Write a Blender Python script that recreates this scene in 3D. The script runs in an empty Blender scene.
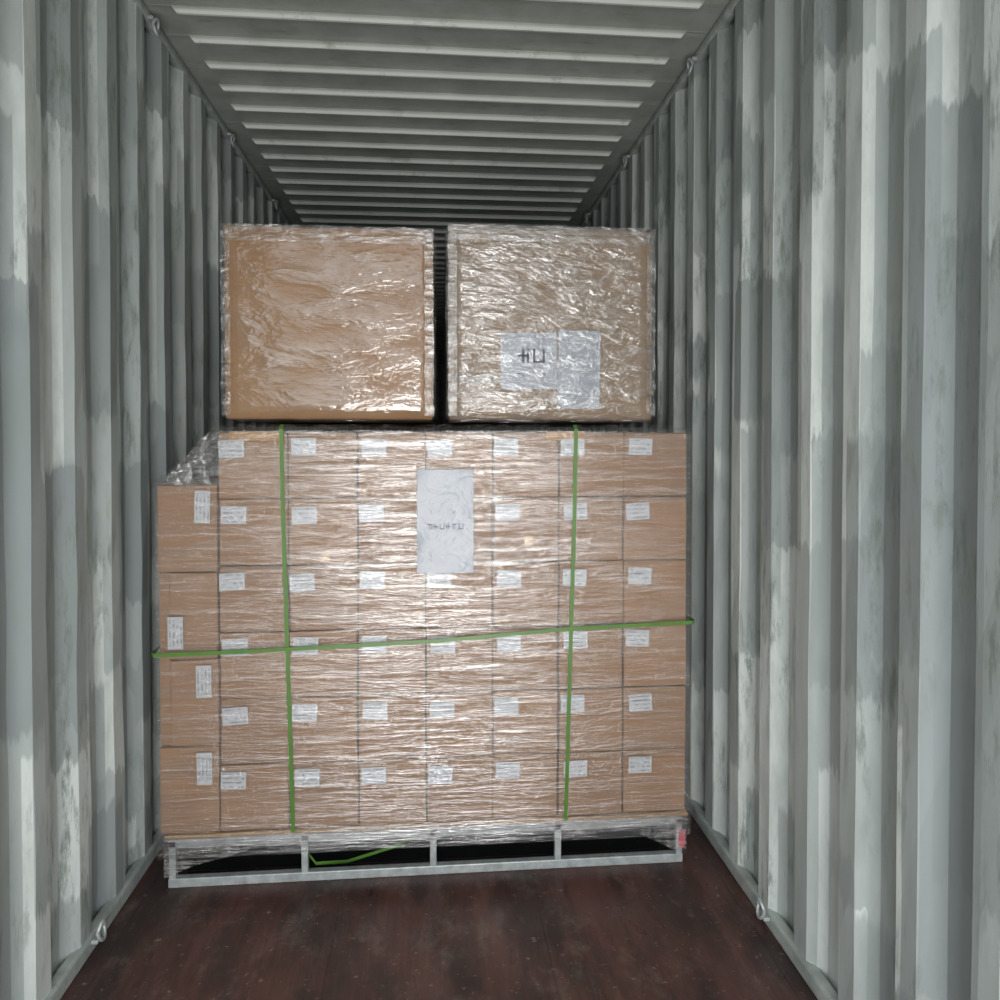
import bpy, bmesh, math, random
from mathutils import Vector, Matrix
random.seed(7)
C = bpy.context
C.scene.view_settings.view_transform = 'Standard'
# ------------------------------------------------------------------ dims
CAM_H = 1.449
XL, XR = -0.975, 0.99
CEIL = 2.92
Y0, Y1 = 0.3, 12.0
D = 2.44           # front plane of load
PER = 0.225

# ------------------------------------------------------------------ helpers
def link(o, parent=None):
    C.scene.collection.objects.link(o)
    if parent: o.parent = parent
    return o
def empty(name):
    e = bpy.data.objects.new(name, None); e.empty_display_size = .1
    return link(e)
def obj_from_bm(name, bm, mat, parent=None, smooth=False):
    me = bpy.data.meshes.new(name); bm.to_mesh(me); bm.free()
    if mat: me.materials.append(mat)
    if smooth:
        for p in me.polygons: p.use_smooth = True
    o = bpy.data.objects.new(name, me)
    return link(o, parent)
def add_box(bm, c, s, bev=0.0, rot=(0,0,0), tint=None, segs=2):
    t = bmesh.new()
    bmesh.ops.create_cube(t, size=1)
    for v in t.verts: v.co = Vector((v.co.x*s[0], v.co.y*s[1], v.co.z*s[2]))
    if bev > 0:
        bmesh.ops.bevel(t, geom=t.edges[:], offset=bev, segments=segs, affect='EDGES', profile=.5)
    M = Matrix.Translation(c)
    for i, ax in enumerate('XYZ'):
        if rot[i]: M = M @ Matrix.Rotation(rot[i], 4, ax)
    bmesh.ops.transform(t, matrix=M, verts=t.verts)
    if tint is not None:
        lay = t.loops.layers.float_color.new('tint')
        for f in t.faces:
            for l in f.loops: l[lay] = (tint, tint, tint, 1)
    me = bpy.data.meshes.new('tmp'); t.to_mesh(me); t.free()
    bm.from_mesh(me); bpy.data.meshes.remove(me)
def ribbon(bm, pts, wdir, w, th=0.0015):
    wd = Vector(wdir).normalized()*w/2
    n = len(pts)
    rings = []
    for i, p in enumerate(pts):
        p = Vector(p)
        a = Vector(pts[max(i-1,0)]); b = Vector(pts[min(i+1,n-1)])
        t = (b-a).normalized(); nn = t.cross(wd.normalized()).normalized()*th/2
        rings.append([bm.verts.new(p+wd+nn), bm.verts.new(p-wd+nn), bm.verts.new(p-wd-nn), bm.verts.new(p+wd-nn)])
    for i in range(n-1):
        for k in range(4):
            bm.faces.new((rings[i][k], rings[i][(k+1)%4], rings[i+1][(k+1)%4], rings[i+1][k]))
    bm.faces.new(rings[0]); bm.faces.new(rings[-1][::-1])

class NT:
    def __init__(s, name):
        s.m = bpy.data.materials.new(name); s.m.use_nodes = True
        s.t = s.m.node_tree; s.t.nodes.clear()
        s.out = s.n('ShaderNodeOutputMaterial')
    def n(s, typ, **kw):
        x = s.t.nodes.new(typ)
        for k, v in kw.items(): setattr(x, k, v)
        return x
    def l(s, a, b): s.t.links.new(a, b)
    def val(s, sock, v):
        if isinstance(v, bpy.types.NodeSocket): s.l(v, sock)
        else: sock.default_value = v
    def math(s, op, a, b=0.0, c=0.0, clamp=False):
        x = s.n('ShaderNodeMath', operation=op, use_clamp=clamp)
        s.val(x.inputs[0], a); s.val(x.inputs[1], b); s.val(x.inputs[2], c)
        return x.outputs[0]
    def noise(s, vec, scale, detail=3, rough=.5, dist=0):
        x = s.n('ShaderNodeTexNoise')
        if vec is not None: s.l(vec, x.inputs['Vector'])
        x.inputs['Scale'].default_value = scale; x.inputs['Detail'].default_value = detail
        x.inputs['Roughness'].default_value = rough; x.inputs['Distortion'].default_value = dist
        return x.outputs['Fac']
    def map(s, vec, scale=(1,1,1), rot=(0,0,0), loc=(0,0,0)):
        x = s.n('ShaderNodeMapping'); s.l(vec, x.inputs[0])
        x.inputs['Scale'].default_value = scale; x.inputs['Rotation'].default_value = rot
        x.inputs['Location'].default_value = loc
        return x.outputs[0]
    def ramp(s, f, lo, hi, a=0., b=1.):
        x = s.n('ShaderNodeMapRange'); s.val(x.inputs[0], f)
        x.inputs[1].default_value = lo; x.inputs[2].default_value = hi
        x.inputs[3].default_value = a; x.inputs[4].default_value = b
        return x.outputs[0]
    def mix(s, f, a, b):
        x = s.n('ShaderNodeMix', data_type='RGBA')
        s.val(x.inputs[0], f)
        s.val(x.inputs[6], a if isinstance(a, bpy.types.NodeSocket) else (*a, 1))
        s.val(x.inputs[7], b if isinstance(b, bpy.types.NodeSocket) else (*b, 1))
        return x.outputs[2]
    def bump(s, h, st=.5, dist=.01):
        x = s.n('ShaderNodeBump'); s.l(h, x.inputs['Height'])
        x.inputs['Strength'].default_value = st; x.inputs['Distance'].default_value = dist
        return x.outputs[0]
    def pbr(s, col, rough=.5, metal=0, normal=None, spec=.5):
        x = s.n('ShaderNodeBsdfPrincipled')
        s.val(x.inputs['Base Color'], col if isinstance(col, bpy.types.NodeSocket) else (*col, 1))
        s.val(x.inputs['Roughness'], rough); x.inputs['Metallic'].default_value = metal
        x.inputs['Specular IOR Level'].default_value = spec
        if normal: s.l(normal, x.inputs['Normal'])
        return x.outputs[0]
    def done(s, sh): s.l(sh, s.out.inputs[0]); return s.m
    def oc(s): return s.n('ShaderNodeTexCoord').outputs['Object']

# ------------------------------------------------------------------ materials
def wall_mat(seed):
    n = NT('container_wall_paint_%d' % seed); oc = n.oc()
    sep = n.n('ShaderNodeSeparateXYZ'); n.l(oc, sep.inputs[0])
    jag = n.math('MULTIPLY', n.noise(n.map(oc, (1, 50, 4)), 1.0, 3), .16)
    def patches(k, zs, wid, off):
        cell = n.math('FLOOR', n.math('DIVIDE', n.math('ADD', sep.outputs[1], off), wid))
        wn = n.n('ShaderNodeTexWhiteNoise', noise_dimensions='1D')
        n.l(n.math('ADD', cell, seed*13.3+k), wn.inputs['W'])
        cb = n.n('ShaderNodeCombineXYZ')
        n.l(n.math('MULTIPLY', wn.outputs['Value'], 40.0), cb.inputs[0]); cb.inputs[1].default_value = seed*3.7+k
        n.l(n.math('MULTIPLY', n.math('ADD', sep.outputs[2], jag), zs), cb.inputs[2])
        return n.noise(cb.outputs[0], 1.0, 0.0)
    p1 = n.ramp(patches(0, 1.0, PER/2, .06), .495, .502)
    p2 = n.ramp(patches(2.3, 1.25, PER/2, .04), .55, .557)
    p3 = n.ramp(patches(5.1, 1.2, PER, .1), .575, .582)
    base = n.mix(p1, (.63, .67, .65), (.415, .455, .445))
    base = n.mix(n.math('MULTIPLY', p2, .65), base, (.31, .345, .34))
    base = n.mix(n.math('MULTIPLY', p3, .7), base, (.24, .27, .275))
    sc = n.noise(n.map(oc, (16, 34, 6)), 1.0, 8, .74)
    zone = n.ramp(n.noise(n.map(oc, (1, 2.5, .9), loc=(seed, 0, 0)), 1.2, 3), .42, .58)
    scf = n.math('MULTIPLY', n.ramp(sc, .51, .63), zone)
    base = n.mix(n.math('MULTIPLY', scf, .75), base, (.14, .17, .14))
    mott = n.ramp(n.noise(n.map(oc, (2, 2.5, .6)), 6, 7, .74), .42, .74, 0, .45)
    base = n.mix(mott, base, (.25, .29, .265))
    bm_ = n.bump(n.noise(n.map(oc, (4, 4, 1)), 3, 3), .25, .01)
    return n.done(n.pbr(base, .42, 0, bm_, .5))
M_WL, M_WR = wall_mat(1), wall_mat(5)

def ceil_mat():
    n = NT('container_ceiling_paint'); oc = n.oc()
    sep = n.n('ShaderNodeSeparateXYZ'); n.l(oc, sep.inputs[0])
    f = n.ramp(n.noise(oc, 5, 6, .65), .35, .7)
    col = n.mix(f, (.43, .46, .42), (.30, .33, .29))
    ridge_light = n.ramp(sep.outputs[2], CEIL-.005, CEIL-.014)   # door light on the pressed ridges, painted in as a lighter colour
    col = n.mix(n.math('MULTIPLY', ridge_light, .8), col, (.78, .81, .77))
    f2 = n.ramp(n.noise(n.map(oc, (6, 25, 6)), 1, 5, .7), .58, .70)
    col = n.mix(n.math('MULTIPLY', f2, .45), col, (.12, .14, .11))
    return n.done(n.pbr(col, .40))
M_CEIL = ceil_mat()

def floor_mat():
    n = NT('container_floor_plywood'); oc = n.oc()
    g = n.noise(n.map(oc, (30, 2.5, 1)), 1, 6, .65)
    col = n.mix(n.ramp(g, .35, .7), (.085, .034, .029), (.14, .062, .050))
    st = n.ramp(n.noise(n.map(oc, (3.0, .9, 1)), 1.6, 7, .72), .44, .58)
    col = n.mix(n.math('MULTIPLY', st, .85), col, (.032, .021, .019))
    sp_ = n.ramp(n.noise(n.map(oc, (3.5, 2.2, 1), loc=(3, 1, 0)), 2.2, 8, .78), .53, .65)
    col = n.mix(n.math('MULTIPLY', sp_, .5), col, (.185, .14, .115))
    w = n.ramp(n.noise(n.map(oc, (9, 12, 1)), 3.4, 6, .75), .61, .66)
    col = n.mix(n.math('MULTIPLY', w, .65), col, (.36, .28, .22))
    sep = n.n('ShaderNodeSeparateXYZ'); n.l(oc, sep.inputs[0])
    sx = n.math('ABSOLUTE', n.math('SUBTRACT', n.math('FRACT', n.math('DIVIDE', n.math('ADD', sep.outputs[0], 0.95+.28), .62)), .5))
    seam = n.ramp(sx, .002, .009, 1, 0)
    col = n.mix(n.math('MULTIPLY', seam, .35), col, (.02, .012, .012))
    r = n.ramp(n.noise(n.map(oc, (5, 2, 1)), 1.5, 5, .6), .35, .65, .26, .55)
    h = n.math('SUBTRACT', g, n.math('MULTIPLY', seam, .4))
    return n.done(n.pbr(col, r, 0, n.bump(h, .2, .01), .5))
M_FLOOR = floor_mat()

def simple(name, col, rough=.5, metal=0, var=.15, scale=20):
    n = NT(name); oc = n.oc()
    f = n.ramp(n.noise(oc, scale, 4, .6), .3, .7)
    return n.done(n.pbr(n.mix(f, tuple(c*(1+var) for c in col), tuple(c*(1-var) for c in col)), rough, metal))
M_TRIM = simple('rail_paint', (.40, .44, .42), .45, 0, .3, 14)
M_STEEL = simple('pallet_steel_paint', (.40, .43, .43), .4, .2, .25, 30)
M_STRAP = simple('green_pet_strap', (.085, .20, .03), .35, 0, .1, 30)
M_BLACK = simple('shade_black', (.006, .007, .007), .6)  # near-black that imitates the unlit space under the load
M_RED = simple('red_tag', (.55, .05, .09), .5)
M_TAPE = simple('brown_tape', (.42, .23, .08), .25)
M_INK = simple('grey_ink', (.13, .14, .18), .5)
M_INKF = simple('faded_ink', (.24, .26, .31), .5)

def carton_mat(name, ca, cb_, cd_):
    n = NT(name); oc = n.oc()
    at = n.n('ShaderNodeAttribute'); at.attribute_name = 'tint'
    f = n.ramp(n.noise(oc, 7, 4, .6), .3, .7)
    col = n.mix(f, ca, cb_)
    col = n.mix(n.math('MULTIPLY', at.outputs['Fac'], .55), col, cd_)
    fib = n.noise(n.map(oc, (60, 60, 400)), 1, 2)
    return n.done(n.pbr(col, .75, 0, n.bump(fib, .08, .002), .2))
M_CART = carton_mat('kraft_cardboard', (.36, .213, .125), (.31, .182, .105), (.265, .158, .095))
M_CARTA = carton_mat('kraft_cardboard_warm', (.36, .208, .105), (.31, .175, .085), (.36, .23, .13))
M_CARTB = carton_mat('kraft_cardboard_dull', (.30, .21, .133), (.25, .177, .11), (.26, .173, .11))

def label_mat(name, rows, dark=(.12, .12, .14), paper=(.72, .74, .76), dens=.5, sx=30):
    n = NT(name)
    uv = n.n('ShaderNodeTexCoord').outputs['UV']
    oc = n.oc()
    sep = n.n('ShaderNodeSeparateXYZ'); n.l(uv, sep.inputs[0])
    fr = n.math('FRACT', n.math('MULTIPLY', sep.outputs[1], rows))
    line = n.math('MULTIPLY', n.math('GREATER_THAN', fr, .35), n.math('LESS_THAN', fr, .75))
    nz = n.noise(n.map(oc, (sx*3, 1, sx*3)), 1, 2)
    txt = n.math('MULTIPLY', line, n.ramp(nz, dens-.02, dens+.02))
    bx = n.math('MULTIPLY', n.math('GREATER_THAN', sep.outputs[0], .08), n.math('LESS_THAN', sep.outputs[0], .92))
    txt = n.math('MULTIPLY', n.math('MULTIPLY', txt, bx), .6)
    return n.done(n.pbr(n.mix(txt, paper, dark), .4))
M_LAB = label_mat('carton_label_paper', 4, paper=(.52, .53, .55))
def doc_mat():
    n = NT('shipping_mark_paper'); oc = n.oc()
    f = n.noise(n.map(oc, (10, 1, 14)), 1, 4, .6, .5)
    col = n.mix(n.ramp(f, .3, .7), (.36, .39, .44), (.29, .315, .36))
    return n.done(n.pbr(col, .24, 0, n.bump(f, 1, .005), .5))
M_DOC = doc_mat()

def film_mat(name, msc, rot, lo, hi, bst, bdist, haze=.06, rough=.18, fine=(8, 8, 160), bigk=1.2, finek=.35, base_haze=0.0):
    n = NT(name); oc = n.oc()
    a = n.noise(n.map(oc, msc, rot), 1, 4, .6, .6)
    b = n.noise(n.map(oc, fine, rot), 1, 3, .6, .3)
    big = n.noise(n.map(oc, (2.2, 2.2, 2.2)), 1, 2)
    h = n.math('ADD', a, n.math('ADD', n.math('MULTIPLY', b, finek), n.math('MULTIPLY', big, bigk)))
    nm = n.bump(h, bst, bdist)
    gl = n.n('ShaderNodeBsdfAnisotropic'); gl.inputs['Roughness'].default_value = rough
    gl.inputs['Color'].default_value = (.95, .95, .95, 1); n.l(nm, gl.inputs['Normal'])
    df = n.n('ShaderNodeBsdfDiffuse'); df.inputs['Color'].default_value = (.8, .78, .76, 1); n.l(nm, df.inputs['Normal'])
    tr = n.n('ShaderNodeBsdfTransparent'); tr.inputs['Color'].default_value = (.97, .97, .97, 1)
    m1 = n.n('ShaderNodeMixShader'); n.l(n.ramp(a, .35, .72, lo, hi), m1.inputs[0])
    n.l(tr.outputs[0], m1.inputs[1]); n.l(gl.outputs[0], m1.inputs[2])
    m2 = n.n('ShaderNodeMixShader')
    n.l(n.ramp(b, .45, .7, base_haze, haze*2), m2.inputs[0])
    n.l(m1.outputs[0], m2.inputs[1]); n.l(df.outputs[0], m2.inputs[2])
    return n.done(m2.outputs[0])
M_FILM = film_mat('stretch_film_horizontal', (4, 4, 50), (0, 0, 0), .04, .27, 1, .0078, .035, .11, (8, 8, 140), bigk=1.4, finek=.4, base_haze=.02)
M_FILM_A = film_mat('stretch_film_smooth', (5, 5, 11), (0, .5, 0), .04, .17, 1, .008, .02, .10, (18, 18, 50), bigk=2, finek=.25, base_haze=.01)
M_FILM_B = film_mat('stretch_film_wrinkled', (9, 9, 28), (0, -.6, 0), .05, .28, 1, .012, .09, .12, (30, 30, 80), base_haze=.03)
M_LOOSE = film_mat('stretch_film_loose', (20, 20, 20), (0, .6, 0), .08, .32, 1, .012, .12, .2, (40, 40, 80))
M_EDGE = film_mat('stretch_film_edge', (14, 14, 40), (0, .4, 0), .06, .26, 1, .008, .07, .22, (40, 40, 80))

# ------------------------------------------------------------------ container shell
def corr_wall(name, x, sgn, mat):
    bm = bmesh.new()
    dep = .036; prof = []
    y = Y0
    seg = [(0.0, 0), (.30, 0), (.47, 1), (.80, 1)]
    while y < Y1:
        for fy, fd in seg:
            prof.append((y+fy*PER, x+sgn*dep*fd))
        y += PER
    NZ = 14
    zs = [0.0 + CEIL*i/NZ for i in range(NZ+1)]
    rows = []
    rnd = [[random.uniform(-1, 1)*.0022 for _ in prof] for _ in zs]
    for j, z in enumerate(zs):
        rows.append([bm.verts.new((px+rnd[j][i], py+rnd[j][i]*.8, z)) for i, (py, px) in enumerate(prof)])
    for j in range(NZ):
        for i in range(len(prof)-1):
            q = (rows[j][i], rows[j][i+1], rows[j+1][i+1], rows[j+1][i])
            bm.faces.new(q if sgn < 0 else q[::-1])
    return obj_from_bm(name, bm, mat)
corr_wall('wall_left', XL, -1, M_WL)
corr_wall('wall_right', XR, 1, M_WR)

bm = bmesh.new()
RP = .185
xs = [XL-.04, XL+.085, XL+.105, XR-.105, XR-.085, XR+.04]
fx = [0, 0, 1, 1, 0, 0]
prof = []; y = Y0-.02
while y < Y1:
    for fy, fz in ((0, 0), (.62, 0), (.65, 1), (.70, 1), (.78, 0)):
        prof.append((y+fy*RP, fz))
    y += RP
grid = [[bm.verts.new((xx, yy, CEIL - .023*fz*ff + random.uniform(-.001, .001))) for xx, ff in zip(xs, fx)] for yy, fz in prof]
for i in range(len(grid)-1):
    for k in range(len(xs)-1):
        bm.faces.new((grid[i][k], grid[i][k+1], grid[i+1][k+1], grid[i+1][k]))
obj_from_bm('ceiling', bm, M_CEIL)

bm = bmesh.new()
add_box(bm, ((XL+XR)/2, (Y0+Y1)/2, -.015), (XR-XL+.08, Y1-Y0, .03))
obj_from_bm('floor', bm, M_FLOOR)
bm = bmesh.new(); pr = []; x = XL-.04
while x < XR+.04:
    for fx_, fd in ((0, 0), (.3, 0), (.5, 1), (.8, 1)): pr.append((min(x+fx_*PER, XR+.04), Y1-.04+.036*fd))
    x += PER
lo = [bm.verts.new((a, b, 0)) for a, b in pr]; hi = [bm.verts.new((a, b, CEIL)) for a, b in pr]
for i in range(len(pr)-1):
    if pr[i+1][0] > pr[i][0]: bm.faces.new((lo[i], lo[i+1], hi[i+1], hi[i]))
obj_from_bm('wall_back', bm, M_TRIM)

for nm, x in (('baseboard_left', XL-.008), ('baseboard_right', XR+.008)):
    bm = bmesh.new(); add_box(bm, (x, (Y0+Y1)/2, .025), (.034, Y1-Y0, .05), .008)
    obj_from_bm(nm, bm, M_TRIM)
for nm, x in (('trim_1', XL-.012), ('trim_2', XR+.012)):
    bm = bmesh.new(); add_box(bm, (x, (Y0+Y1)/2, CEIL-.02), (.04, Y1-Y0, .035), .01)
    obj_from_bm(nm, bm, M_TRIM)

def lashing_ring(p, sx, up):
    bm = bmesh.new()
    R, r = .022, .005; N = 20; K = 8
    rings = []
    for i in range(N):
        a = 2*math.pi*i/N
        rg = []
        for k in range(K):
            b = 2*math.pi*k/K
            rr = R+r*math.cos(b)
            rg.append(bm.verts.new((p[0]+sx*(.01+.35*abs(math.sin(a)*R)) + r*math.sin(b), p[1]+math.cos(a)*rr*.9, p[2]+math.sin(a)*rr*1.2)))
        rings.append(rg)
    for i in range(N):
        for k in range(K):
            bm.faces.new((rings[i][k], rings[(i+1)%N][k], rings[(i+1)%N][(k+1)%K], rings[i][(k+1)%K]))
    add_box(bm, (p[0], p[1], p[2]+up*.026), (.02, .035, .012), .003)
    bmesh.ops.recalc_face_normals(bm, faces=bm.faces)
    obj_from_bm('lashing_ring', bm, M_STEEL)
for y in (2.15, 3.1, 4.05): lashing_ring((XL+.02, y, .065), 1, -1)
for y in (2.08, 3.03, 3.98): lashing_ring((XR-.02, y, .065), -1, -1)
for y in (2.62, 3.57, 4.52): lashing_ring((XL+.024, y, CEIL-.075), 1, 1)
for y in (2.72, 3.67, 4.62): lashing_ring((XR-.024, y, CEIL-.075), -1, 1)

# ------------------------------------------------------------------ steel pallet
pal = empty('steel_pallet')
ZP = .155; DEP = 1.1
PX0, PX1 = -.862, .845
bm = bmesh.new(); T = .026
for yy in (D+T/2, D+DEP/2, D+DEP-T/2):
    add_box(bm, ((PX0+PX1)/2, yy, .015), (PX1-PX0, T, .030), .003)
    add_box(bm, ((PX0+PX1)/2, yy, ZP-T/2), (PX1-PX0, T, T), .003)
    for i in range(5):
        xx = PX0+T/2+(PX1-PX0-T)*i/4
        add_box(bm, (xx, yy, ZP/2), (T*.85, T*.9, ZP-.02), .003)
for i in range(5):
    xx = PX0+T/2+(PX1-PX0-T)*i/4
    add_box(bm, (xx, D+DEP/2, ZP-T/2), (T, DEP, T*.9), .003)
obj_from_bm('frame', bm, M_STEEL, pal)
bm = bmesh.new()
add_box(bm, (-.005, D+DEP/2+.01, ZP+.006), (1.74, DEP, .012), .002)
obj_from_bm('deck_board', bm, M_TAPE, pal)
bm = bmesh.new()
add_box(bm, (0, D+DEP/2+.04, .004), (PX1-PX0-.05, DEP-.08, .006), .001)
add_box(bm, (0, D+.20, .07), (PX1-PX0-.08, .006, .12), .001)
obj_from_bm('painted_shade_sheet', bm, M_BLACK, pal)  # dark sheets added inside the frame in place of real shade
bm = bmesh.new()
add_box(bm, (PX1-.006, D-.004, .085), (.022, .003, .06), .0005)
obj_from_bm('red_tag', bm, M_RED, pal)

# ------------------------------------------------------------------ carton stack
st = empty('carton_stack')
ZB = .170; RH = .2175; CW = .2229; X0 = -.700
bm = bmesh.new(); bl = bmesh.new()
uvl = bl.loops.layers.uv.new('UVMap')
def quad(bmq, uvq, c, w, h, rot=0, vert=False):
    co = []
    for a, b in ((-1, -1), (1, -1), (1, 1), (-1, 1)):
        x, z = a*w/2, b*h/2
        x, z = x*math.cos(rot)-z*math.sin(rot), x*math.sin(rot)+z*math.cos(rot)
        co.append((c[0]+x, c[1], c[2]+z))
    f = bmq.faces.new([bmq.verts.new(p) for p in co])
    uvs = ((0, 0), (1, 0), (1, 1), (0, 1)) if not vert else ((0, 0), (0, 1), (1, 1), (1, 0))
    for l, u in zip(f.loops, uvs): l[uvq].uv = u
for dl in range(3):
    for c in range(7):
        for r in range(6):
            j = random.uniform(-.004, .004) if dl == 0 else 0
            add_box(bm, (X0+CW*(c+.5)+random.uniform(-.0015, .0015), D+.012+.36*(dl+.5)+j, ZB+RH*(r+.5)),
                    (CW-.005, .355, RH-.004), .004, (random.uniform(-.004, .004), 0, random.uniform(-.008, .008) if dl == 0 else 0), random.random())
            if dl == 0:
                quad(bl, uvl, (X0+CW*c+.05+random.uniform(-.006, .008), D+.001, ZB+RH*(r+1)-.05+random.uniform(-.006, .006)),
                     .080, .056, random.uniform(-.05, .05))
LH = (1.305-ZB)/4
for dl in range(4):
    for r in range(4):
        in_ = .0 if (dl or r in (0, 3)) else .035
        wdt = .186-in_
        add_box(bm, (-.890+in_+wdt/2, D+.012+.27*(dl+.5), ZB+LH*(r+.5)), (wdt, .266, LH-.004), .004,
                (0, 0, random.uniform(-.006, .006) if dl == 0 else 0), random.random()*.5)
add_box(bm, (-.873, D+.03, ZB+LH*2), (.034, .01, LH*2-.006), .002, tint=.3)
for r, xx, zf in ((3, -.745, .75), (2, -.832, .32), (1, -.745, .76), (0, -.745, .76)):
    quad(bl, uvl, (xx, D+.0, ZB+LH*(r+zf)), .048, .105, random.uniform(-.03, .03), vert=True)
obj_from_bm('cartons', bm, M_CART, st)
obj_from_bm('carton_labels', bl, M_LAB, st)

bm = bmesh.new()
for x0, x1 in ((-.66, -.50), (.37, .50)):
    add_box(bm, ((x0+x1)/2, D+.004, 1.462), (x1-x0, .004, .03), .001)
obj_from_bm('brown_tape', bm, M_TAPE, st)

def sheet(name, cx, y, cz, w, h, rot, parent, seed, amp=.002):
    rnd = random.Random(seed); bm = bmesh.new(); n1, n2 = 8, 12; g = []
    for j in range(n2+1):
        row = []
        for i in range(n1+1):
            a = (i/n1-.5)*w + (rnd.uniform(-.002, .002)); b = (j/n2-.5)*h + rnd.uniform(-.0015, .0015)
            row.append(bm.verts.new((cx+a*math.cos(rot)-b*math.sin(rot), y+rnd.uniform(-amp, 0), cz+a*math.sin(rot)+b*math.cos(rot))))
        g.append(row)
    for j in range(n2):
        for i in range(n1): bm.faces.new((g[j][i], g[j][i+1], g[j+1][i+1], g[j+1][i]))
    return obj_from_bm(name, bm, M_DOC, parent, smooth=True)
sheet('shipping_mark_sheet', .033, D-.0135, 1.182, .184, .340, 0, st, 3)
def ink_marks(name, cx, y, cz, rows, parent, seed, s=.018, mat=None):
    rnd = random.Random(seed); bm = bmesh.new()
    for r, (nch, k) in enumerate(rows):
        ss = s*k
        z = cz - r*s*1.9
        for c in range(nch):
            x = cx + (c-(nch-1)/2)*ss*1.15
            for dx in rnd.sample((-.35, 0, .35), 2):
                add_box(bm, (x+dx*ss, y, z), (ss*.16, .0006, ss))
            add_box(bm, (x, y, z+rnd.choice((-.42, 0, .42))*ss), (ss*.8, .0006, ss*.15))
    return obj_from_bm(name, bm, mat or M_INK, parent)
ink_marks('printed_marks', .033, D-.0165, 1.165, [(6, 1.0)], st, 5, mat=M_INKF)

bm = bmesh.new()
for c, r in ((1, 3.9), (3, 4.75), (4, 4.1)):
    add_box(bm, (X0+CW*c+.12, D+.003, ZB+RH*r+.05), (.03, .003, .035), .0005)
obj_from_bm('sticker', bm, simple('sticker_paper', (.62, .44, .26)), st)

FY0, FY1 = D-.010, D+1.11
poly = [(-.899, .10), (-.899, 1.312), (-.86, 1.325), (-.712, 1.485), (-.69, 1.492), (.86, 1.492), (.874, 1.48), (.874, .10)]
bm = bmesh.new()
def ring(y, inset):
    cx = -.009
    return [bm.verts.new((px-(inset if px > cx else -inset), y, pz-(inset if pz > 1.2 else 0))) for px, pz in poly]
rs = [ring(FY0, .012), ring(FY0+.012, 0), ring(FY1-.01, 0), ring(FY1, .01)]
for a, b in zip(rs[:-1], rs[1:]):
    for i in range(len(poly)-1):
        bm.faces.new((a[i], a[i+1], b[i+1], b[i]))
bm.faces.new(rs[0][::-1]); bm.faces.new(rs[-1])
obj_from_bm('stretch_film', bm, M_FILM, st)
def crumple(name, pa, pb, qa, qb, nu, nv, amp, seed, par=None, mat=None):
    rnd = random.Random(seed); bm = bmesh.new(); g = []
    pa, pb, qa, qb = map(Vector, (pa, pb, qa, qb))
    for j in range(nv+1):
        v = j/nv; row = []
        for i in range(nu+1):
            u_ = i/nu
            p = pa.lerp(pb, u_).lerp(qa.lerp(qb, u_), v)
            p = p + Vector([rnd.uniform(-amp, amp) for _ in range(3)])
            row.append(bm.verts.new(p))
        g.append(row)
    for j in range(nv):
        for i in range(nu): bm.faces.new((g[j][i], g[j][i+1], g[j+1][i+1], g[j+1][i]))
    obj_from_bm(name, bm, mat or M_LOOSE, par or st, smooth=mat is not None)
crumple('film_fold', (-.885, D+.01, 1.318), (-.715, D+.01, 1.478), (-.885, D+.5, 1.33), (-.715, D+.5, 1.485), 14, 20, .009, 1)
crumple('film_fold', (-.72, D-.004, 1.31), (-.72, D-.004, 1.47), (-.87, D+.004, 1.31), (-.74, D+.004, 1.46), 9, 7, .005, 2)
crumple('film_fold', (-.69, D+.0, 1.497), (.86, D+.0, 1.497), (-.69, D+.03, 1.497), (.86, D+.03, 1.497), 70, 1, .004, 4)
bm = bmesh.new(); tops = []; bots = []
NS = 96
for i in range(NS+1):
    f = i/NS
    x = PX0-.01+(PX1-PX0+.02)*f
    e = max(0, 1-f/.16, 1-(1-f)/.13)
    z = .122 - .088*e**1.2 + .005*math.sin(f*37)
    tops.append(bm.verts.new((x, D-.006, .175))); bots.append(bm.verts.new((x, D-.006+random.uniform(-.002, .002), z)))
for i in range(NS): bm.faces.new((tops[i], tops[i+1], bots[i+1], bots[i]))
obj_from_bm('film_skirt', bm, film_mat('film_skirt', (12, 8, 10), (0, .4, 0), .08, .28, 1, .006, .12, .3), st)

# ------------------------------------------------------------------ straps
def strap(name, paths):
    bm = bmesh.new()
    for pts, wd in paths: ribbon(bm, pts, wd, .0125)
    bmesh.ops.recalc_face_normals(bm, faces=bm.faces)
    return obj_from_bm(name, bm, M_STRAP)
yf = D-.014; yb = FY1+.004
def vstrap(xb, xm, xt):
    strap('packing_strap', [([(xb, yf, .172), (xb+(xm-xb)*.3, yf, .35), (xm, yf-.001, .80), (xt+(xm-xt)*.3, yf, 1.2), (xt, yf, 1.485), (xt, yf+.02, 1.4985), (xt, yb, 1.4985), (xm, yb, .172)], (1, 0, 0))])
vstrap(-.462, -.478, -.493)
vstrap(.435, .452, .468)
strap('packing_strap', [([(-.903, yb, .80), (-.904, yf+.01, .765), (-.892, yf-.004, .763), (-.60, yf-.004, .769), (-.30, yf-.004, .778), (0, yf-.004, .788), (.22, yf-.004, .803), (.42, yf-.004, .817), (.62, yf-.004, .824), (.868, yf-.004, .831), (.879, yf+.01, .831), (.879, yb, .82), (0, yb+.004, .81), (-.903, yb, .80)], (0, 0, 1))])
bm = bmesh.new()
ribbon(bm, [(-.44, D+.03, .10), (-.40, D+.05, .03), (-.30, D+.07, .02), (-.15, D+.10, .045), (-.05, D+.13, .075)], (0, 0, 1), .011)
obj_from_bm('strap_tail', bm, M_STRAP, pal)

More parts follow.
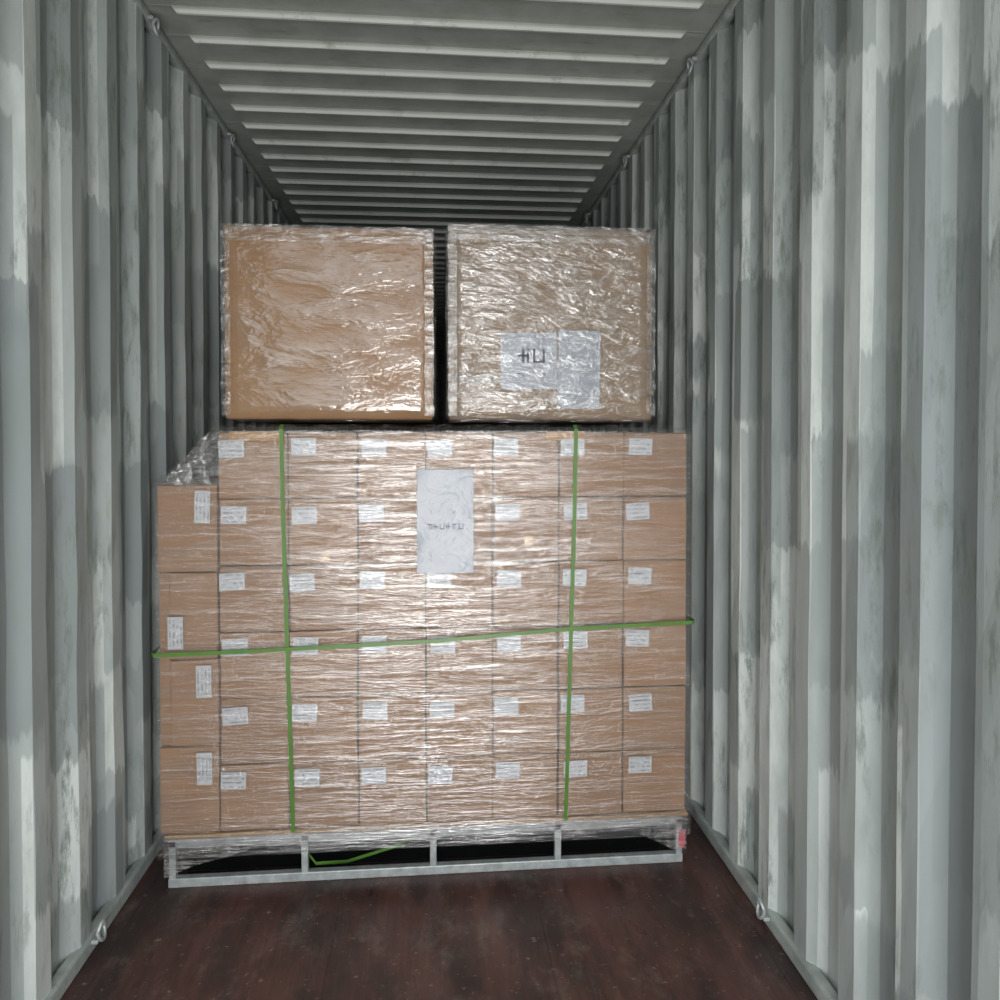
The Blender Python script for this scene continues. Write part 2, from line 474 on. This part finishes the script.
# ------------------------------------------------------------------ large wrapped cartons
def big_carton(x0, x1, z0, z1, y0, dep, film, rz, tint, mat, seed):
    root = empty('wrapped_carton')
    cx, cz, cy = (x0+x1)/2, (z0+z1)/2, y0+dep/2
    b = bmesh.new()
    add_box(b, (cx, cy, cz), (x1-x0-.02, dep-.02, z1-z0-.016), .008, (0, 0, rz), tint)
    add_box(b, (cx, cy, z1-.022), (x1-x0-.014, dep-.014, .028), .006, (0, 0, rz), tint*.8)
    for sx in (-1, 1):
        add_box(b, (cx+sx*((x1-x0)/2-.022), cy, cz), (.026, dep-.015, z1-z0-.03), .0045, (0, 0, rz), tint*.8)
    obj_from_bm('carton_body', b, mat, root)
    t = bmesh.new(); bmesh.ops.create_cube(t, size=1)
    for v in t.verts: v.co = Vector((v.co.x*(x1-x0), v.co.y*dep, v.co.z*(z1-z0)))
    bmesh.ops.bevel(t, geom=t.edges[:], offset=.012, segments=3, affect='EDGES')
    bmesh.ops.subdivide_edges(t, edges=[e for e in t.edges if e.calc_length() > .3], cuts=14, use_grid_fill=True)
    M = Matrix.Translation((cx, cy, cz)) @ Matrix.Rotation(rz, 4, 'Z')
    for v in t.verts:
        v.co += Vector((random.uniform(-.003, .003), random.uniform(-.0015, .001), random.uniform(-.003, .004)))
    bmesh.ops.transform(t, matrix=M, verts=t.verts)
    obj_from_bm('stretch_film', t, film, root, smooth=True)
    yq = y0-.004
    crumple('film_fold', (x0+.005, yq, z1-.006), (x1-.005, yq, z1-.006), (x0+.01, yq, z1-.06), (x1-.01, yq, z1-.06), 34, 4, .0022, seed, root, M_EDGE)
    for xx in (x0+.004, x1-.004):
        s_ = 1 if xx < cx else -1
        crumple('film_fold', (xx, yq, z0+.02), (xx, yq, z1-.02), (xx+s_*.03, yq, z0+.02), (xx+s_*.03, yq, z1-.02), 30, 2, .002, seed+3, root, M_EDGE)
    return root
bigA = big_carton(-.700, .000, 1.510, 2.160, 2.49, .78, M_FILM_A, .010, .15, M_CARTA, 21)
bigB = big_carton(.040, .758, 1.510, 2.178, 2.49, .78, M_FILM_B, -.006, .5, M_CARTB, 31)
sheet('shipping_mark_sheet', .318, 2.4925, 1.717, .192, .190, .02, bigB, 8, .001)
sheet('shipping_mark_sheet', .490, 2.4925, 1.690, .145, .265, -.02, bigB, 9, .001)
ink_marks('printed_marks', .325, 2.4905, 1.735, [(2, 2.6), (0, 1), (5, 1.0)], bigB, 11)
ink_marks('carton_print', .14, 2.4925, 1.655, [(7, 1.1)], bigB, 13)

# ------------------------------------------------------------------ light
w = bpy.data.worlds.new('daylight'); C.scene.world = w; w.use_nodes = True
nt = w.node_tree; bg = nt.nodes['Background']
tc = nt.nodes.new('ShaderNodeTexCoord'); sp = nt.nodes.new('ShaderNodeSeparateXYZ')
mr = nt.nodes.new('ShaderNodeMapRange'); mr.inputs[1].default_value = -.12; mr.inputs[2].default_value = .15
mx = nt.nodes.new('ShaderNodeMix'); mx.data_type = 'RGBA'
mx.inputs[6].default_value = (.13, .13, .125, 1); mx.inputs[7].default_value = (.90, .96, 1.0, 1)
nt.links.new(tc.outputs['Generated'], sp.inputs[0]); nt.links.new(sp.outputs[2], mr.inputs[0])
nt.links.new(mr.outputs[0], mx.inputs[0]); nt.links.new(mx.outputs[2], bg.inputs[0])
bg.inputs[1].default_value = 2.0
la = bpy.data.lights.new('doorway_daylight', 'AREA'); la.shape = 'RECTANGLE'; la.size = 1.3; la.size_y = 3.0
la.energy = 145; la.color = (1, .985, .965)
lo_ = bpy.data.objects.new('doorway_daylight', la); link(lo_)
lo_.location = (.05, -2.0, .1); lo_.rotation_euler = (math.radians(90), 0, 0)

# ------------------------------------------------------------------ camera
cd = bpy.data.cameras.new('camera'); cam = bpy.data.objects.new('camera', cd); link(cam)
cd.sensor_width = 36; cd.lens = 26.57; cd.shift_y = -.0445
cam.location = (0, 0, CAM_H)
cam.rotation_euler = (math.radians(90-1.2), 0, math.radians(-5.03))
C.scene.camera = cam
